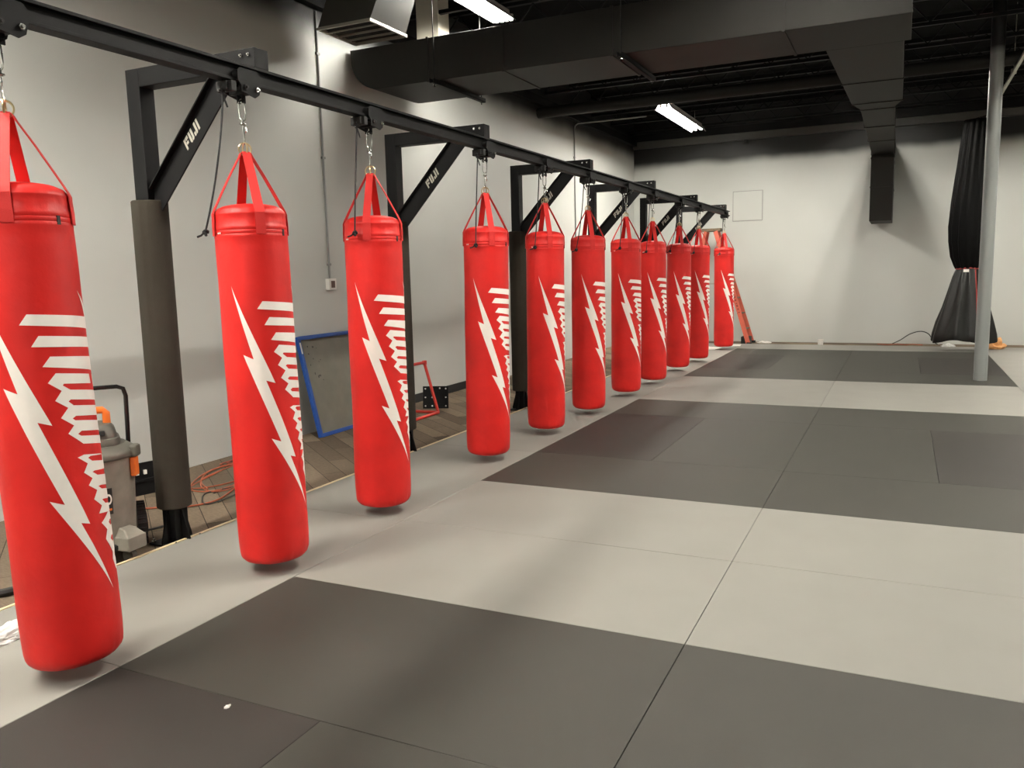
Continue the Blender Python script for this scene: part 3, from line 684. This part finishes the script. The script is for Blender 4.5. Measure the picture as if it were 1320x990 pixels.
for sx in (-1, 1):
    mb = MB(); mb.cyl((sx*.19, .15, .12), (sx*.235, .15, .12), .12, n=32); mb.cyl((sx*.235, .15, .12), (sx*.241, .15, .12), .06, n=20)
    for q in range(28): mb.cyl((sx*.192, .15+.121*cos(q*pi/14), .12+.121*sin(q*pi/14)), (sx*.233, .15+.121*cos(q*pi/14), .12+.121*sin(q*pi/14)), .004, n=6)
    mb.build('rear_wheel', m_black_soft, t)
for a in (radians(-48), radians(-132)):
    R = Matrix.Rotation(a, 4, 'Z')
    MB().box((.13,-.06,.075), (.26,.06,.15), R).add([R @ Vector(p) for p in ((.14,-.055,.15),(.255,-.055,.15),(.255,.055,.15),(.14,.055,.15),(.15,-.035,.20),(.215,-.035,.185),(.215,.035,.185),(.15,.035,.20))], [(4,5,6,7),(0,1,5,4),(1,2,6,5),(2,3,7,6),(3,0,4,7)]).build('caster_housing', m_vdrum, t, bevel=.006)
    mb = MB(); mb.cyl(R @ Vector((.20,-.015,.035)), R @ Vector((.20,.015,.035)), .035, n=18); mb.cyl(R @ Vector((.20,0,.04)), R @ Vector((.20,0,.08)), .008, n=8); mb.build('caster', m_vlid, t)
# label with the word on it
la = radians(-77)
lb = MB(); nn = 14
def lp(a, z, dr): r = .1915+(z-.36)*.045+dr; return (r*cos(a), r*sin(a), z)
vs = []
for i in range(nn+1):
    a = la-.62+i*.80/nn; vs += [lp(a, .28, .003), lp(a, .42, .003)]
lb.add(vs, [(2*i, 2*i+2, 2*i+3, 2*i+1) for i in range(nn)], True); lb.build('label', m_lab, t)
tc = bpy.data.curves.new('label_text', 'FONT'); tc.body = 'RIDGID'; tc.size = .082; tc.align_x = 'RIGHT'; tc.offset = .0022
to = bpy.data.objects.new('label_text', tc); COL.objects.link(to)
dg = bpy.context.evaluated_depsgraph_get(); tm = bpy.data.meshes.new_from_object(to.evaluated_get(dg)); bpy.data.objects.remove(to)
bmt = bmesh.new(); bmt.from_mesh(tm)
x = -.3
while x < .02:
    bmesh.ops.bisect_plane(bmt, geom=bmt.verts[:]+bmt.edges[:]+bmt.faces[:], plane_co=(x,0,0), plane_no=(1,0,0)); x += .012
xs = [v.co.x for v in bmt.verts]; x1 = max(xs); wd = x1-min(xs)
for v in bmt.verts:
    a = la+.16+(v.co.x-x1)*(.14/wd)/.1945; z = .335+v.co.y*.95
    v.co = Vector(lp(a, z, .0045))
bmt.to_mesh(tm); bmt.free(); tm.materials.clear(); tm.materials.append(m_print)
o = bpy.data.objects.new('label_lettering', tm); COL.objects.link(o); o.parent = t
sb = MB(); vs = []
for i in range(nn+1):
    a = la-.55+i*.70/nn; vs += [lp(a, .30, .0042), lp(a, .312, .0042)]
sb.add(vs, [(2*i, 2*i+2, 2*i+3, 2*i+1) for i in range(nn)], True); sb.build('label_stripe', m_or, t)

# ------------------------------------------------------------------ black steel channel and cords on the carpet
t = thing('steel_channel', 'black slotted steel channel lying on the carpet behind the vacuum', 'steel channel', (-5.03, 3.95, ZF), radians(75))
MB().box((-.55,-.06,0), (.22,.06,.01)).box((-.55,-.06,0), (.22,-.05,.24)).box((-.55,-.075,.10), (.22,-.06,.12)).box((-.55,.05,0), (.22,.06,.20)).build('channel', m_black_metal, t, bevel=.002)
for k in range(12): MB().box((-.50+k*.058,-.0765,.155), (-.48+k*.058,-.0498,.185)).build('slot_mark', m_white, t)
m_oc = mat('orange_cord', (158,76,44), .55); m_rc = mat('dark_red_cord', (142,62,42), .55); m_bc = mat('black_cord', (26,25,24), .5)
def cord(name, pts, r, m, label, grp=None, loc=None):
    # smooth Catmull-Rom through the points
    P = [Vector(p) for p in pts]; out = []
    for i in range(len(P)-1):
        p0, p1, p2, p3 = P[max(i-1,0)], P[i], P[i+1], P[min(i+2,len(P)-1)]
        for k in range(7):
            s = k/7; out.append(.5*((2*p1)+(p2-p0)*s+(2*p0-5*p1+4*p2-p3)*s*s+(3*p1-p0-3*p2+p3)*s**3))
    out.append(P[-1])
    return tag(MB().tube(out, r, 8).build(name, m), label, 'cord', grp)
def tangle(cx_, cy_, sx, sy, n, seed, z0=ZF, lift=.02, rot=0, r=.005):
    rn = random.Random(seed); out = []; a = rn.random()*6
    for i in range(n):
        a += 1.05+rn.random()*.5; k = .45+.55*rn.random()
        x, y = sx*cos(a)*k, sy*sin(a)*k
        out.append((cx_+x*cos(rot)-y*sin(rot), cy_+x*sin(rot)+y*cos(rot), z0+r+.001+lift*abs(sin(i*1.7+seed))))
    return out
cord('extension_cord', tangle(-4.72, 4.72, .30, .62, 17, 3, rot=.3, lift=.008), .0045, m_oc, 'tangled orange extension cord on the carpet left of the second nearest bag')
cord('extension_cord', tangle(-5.05, 5.3, .14, .45, 12, 9, lift=.006), .0045, m_rc, 'dark red cord loops on the carpet close to the left wall')
cord('extension_cord', tangle(-4.38, 4.28, .14, .30, 9, 5, rot=.4, lift=.006), .0045, m_bc, 'black cord loops on the carpet left of the second nearest bag')
cord('extension_cord', [(-4.8,3.45,ZF+.008),(-4.7,3.7,ZF+.008),(-4.5,3.85,ZF+.01),(-4.35,3.95,ZF+.008),(-4.3,4.15,ZF+.008),(-4.45,4.5,ZF+.012)], .006, m_oc, 'orange cord on the carpet between the vacuum and the first padded post')
cord('extension_cord', [(-4.35,3.2,ZF+.008),(-4.2,3.42,ZF+.008),(-4.15,3.65,ZF+.012),(-4.35,3.9,ZF+.008),(-4.6,4.1,ZF+.008)], .007, m_bc, 'black cord on the carpet behind the first padded post')
cord('vacuum_hose', [(-5.0,2.3,ZF+.022),(-4.6,2.22,ZF+.022),(-4.25,2.28,ZF+.022),(-4.02,2.38,ZF+.022),(-3.96,2.5,ZF+.022)], .021, m_bc, 'thick black hose on the carpet at the left edge of the photo')
# jumble of black hardware by the left edge
t = thing('tool_case', 'black plastic tool case on the carpet at the left edge behind the nearest bag', 'tool case', (-4.95, 2.55, ZF), radians(20))
MB().box((-.25,-.16,0), (.25,.16,.17)).build('case_body', m_black_soft, t, bevel=.02)
MB().box((-.25,-.16,.172), (.25,.16,.30)).build('case_lid', m_black_soft, t, bevel=.02)
MB().tube([(.06,-.16,.2),(.06,-.20,.2),(-.06,-.20,.2),(-.06,-.16,.2)], .009, 8).build('case_handle', m_black_soft, t)
for sx in (-.16, .16): MB().box((sx-.025,-.172,.13), (sx+.025,-.16,.21)).build('latch', m_galv, t, bevel=.003)
def crumple(name, c, sx, sy, sz, m, seed, label, cat):
    bm = bmesh.new(); bmesh.ops.create_icosphere(bm, subdivisions=4, radius=1)
    for v in bm.verts:
        k = 1+.5*noise.noise(v.co*1.7+Vector((seed, 0, 0)))+.3*abs(noise.noise(v.co*4+Vector((0, seed, 0))))
        v.co = Vector((v.co.x*sx*k, v.co.y*sy*k, max(0, (v.co.z+.55))*sz*k/1.3))
    for f in bm.faces: f.smooth = True
    me = bpy.data.meshes.new(name); bm.to_mesh(me); bm.free(); me.set_sharp_from_angle(angle=radians(25)); me.materials.append(m)
    o = bpy.data.objects.new(name, me); COL.objects.link(o); o.location = c
    return tag(o, label, cat)
m_pl = mat('clear_white_plastic', (215,215,212), .3)
crumple('plastic_wrap', (-3.43, 2.05, 0), .055, .10, .05, m_pl, 3, 'crumpled white plastic wrap on the grey mat left of the nearest bag', 'plastic wrap')
crumple('paper_scrap', (-2.117, 2.01, 0), .008, .012, .006, m_white, 8, 'tiny white paper scrap on the charcoal mat in the foreground', 'scrap')

# ------------------------------------------------------------------ far wall clutter
m_lad = mat('orange_fibreglass', (192,92,72), .5); m_wood = mat('weathered_grey_wood', (98,84,66), .7, var=.2, vscale=15)
t = thing('stepladder', 'orange stepladder with a dark top standing open by the far wall behind the last bag', 'stepladder', (-3.52, 16.95, ZF))
H = 2.30
MB().box((-.19,-.12,H-.03), (.20,.12,H+.03)).build('top_cap', m_wood, t, bevel=.008)
for sy in (-1, 1):
    MB().beam((.10, sy*.13, H-.03), (.80, sy*.24, 0), .028, .085, (1,0,.4)).build('front_rail', m_lad, t)
    MB().beam((-.10, sy*.12, H-.03), (-.62, sy*.22, 0), .025, .06, (1,0,-.3)).build('rear_rail', m_lad, t)
    MB().box((.76, sy*.24-.025, 0), (.86, sy*.24+.025, .05)).build('foot', m_black_soft, t, bevel=.004)
    MB().box((-.68, sy*.22-.022, 0), (-.58, sy*.22+.022, .05)).build('foot', m_black_soft, t, bevel=.004)
for k in range(1, 7):
    s = k/7.3; x = .80-.70*s; z = (H-.03)*s; yy = .24-.11*s
    MB().box((x-.05,-yy,z-.012), (x+.04,yy,z+.012)).build('step', m_wood, t, bevel=.002)
for k in (2, 4, 6):
    s = k/7.3; x = -.62+.52*s; z = (H-.03)*s; yy = .22-.10*s
    MB().cyl((x,-yy,z), (x,yy,z), .012, n=8).build('rear_brace', m_galv, t)
for sy in (-1, 1): MB().beam((.42, sy*.20, 1.22), (-.34, sy*.185, 1.22), .012, .02).build('spreader', m_galv, t)
tx = MB()
for k in range(9):
    s = .28+k*.026; p = Vector((.80-.70*s, -.24+.11*s, (H-.03)*s)); d = Vector((-.70, .11, H-.03)).normalized()
    tx.beam(p+Vector((0,-.0155,0)), p+Vector((0,-.0155,0))+d*(.02+.012*(k % 3)), .002, .03, (1,0,.4))
tx.build('warning_label', mat('label_dark_red', (120,48,38), .5), t)
MB().box((.63,-.13,.0), (.80,.13,.15)).build('bottom_brace', m_black_soft, t, bevel=.004)

o = MB().add([(-.16,-.20,.001),(.12,-.24,.001),(.17,.16,.003),(-.10,.22,.012),(-.16,-.20,.004),(.12,-.24,.003),(.17,.16,.006),(-.10,.22,.015)], [(3,2,1,0),(4,5,6,7),(0,1,5,4),(1,2,6,5),(2,3,7,6),(3,0,4,7)]).build('paper_sheet', m_white)
o.location = (-3.22, 15.5, 0); tag(o, 'white paper sheet on the grey mat left of the farthest bag', 'paper')
o = MB().add([(-.10,-.2,.001),(.16,-.15,.001),(.12,.2,.002),(-.14,.18,.008),(-.10,-.2,.004),(.16,-.15,.004),(.12,.2,.005),(-.14,.18,.011)], [(3,2,1,0),(4,5,6,7),(0,1,5,4),(1,2,6,5),(2,3,7,6),(3,0,4,7)]).build('paper_sheet', m_white)
o.location = (-2.93, 16.2, 0); tag(o, 'white paper sheet on the grey mat just beyond the farthest bag', 'paper')
o = MB().lathe([(0,0),(.036,0),(.042,.09),(.042,.10),(.037,.10),(.033,.01),(0,.01)], 24).build('paper_cup', m_white); o.location = (-1.39, 16.95, ZF)
o.rotation_euler = (0, 0, 0); o.scale = (1.35, 1.35, 1.0); tag(o, 'white paper cup on the carpet along the far wall', 'cup')
crumple('paper_scrap', (-2.47, 17.1, ZF), .11, .05, .03, m_white, 5, 'white scrap on the carpet by the far wall left of the cup', 'scrap')
crumple('paper_bag', (1.5, 16.35, 0), .15, .16, .13, mat('tan_paper', (214,160,104), .7), 12, 'crumpled tan paper bag on the mats right of the pole', 'paper bag')
crumple('plastic_wrap', (.80, 16.75, ZF), .10, .06, .05, m_pl, 15, 'small crumpled white plastic on the carpet under the black curtain', 'plastic wrap')
cord('extension_cord', [(-.38,17.2,ZF+.007),(-.2,17.08,ZF+.007),(-.05,17.2,ZF+.01),(0.12,17.1,ZF+.01),(.25,17.2,ZF+.01),(.40,17.1,ZF+.007)], .008, m_oc, 'orange cord lying along the foot of the far wall')
cord('extension_cord', [(-.12,17.15,ZF+.02),(.02,17.2,.06),(.18,17.25,.17),(.36,17.3,.22),(.5,17.3,.17),(.58,17.25,.04),(.66,17.2,ZF+.01)], .009, m_bc, 'black cable arching off the carpet near the curtain')
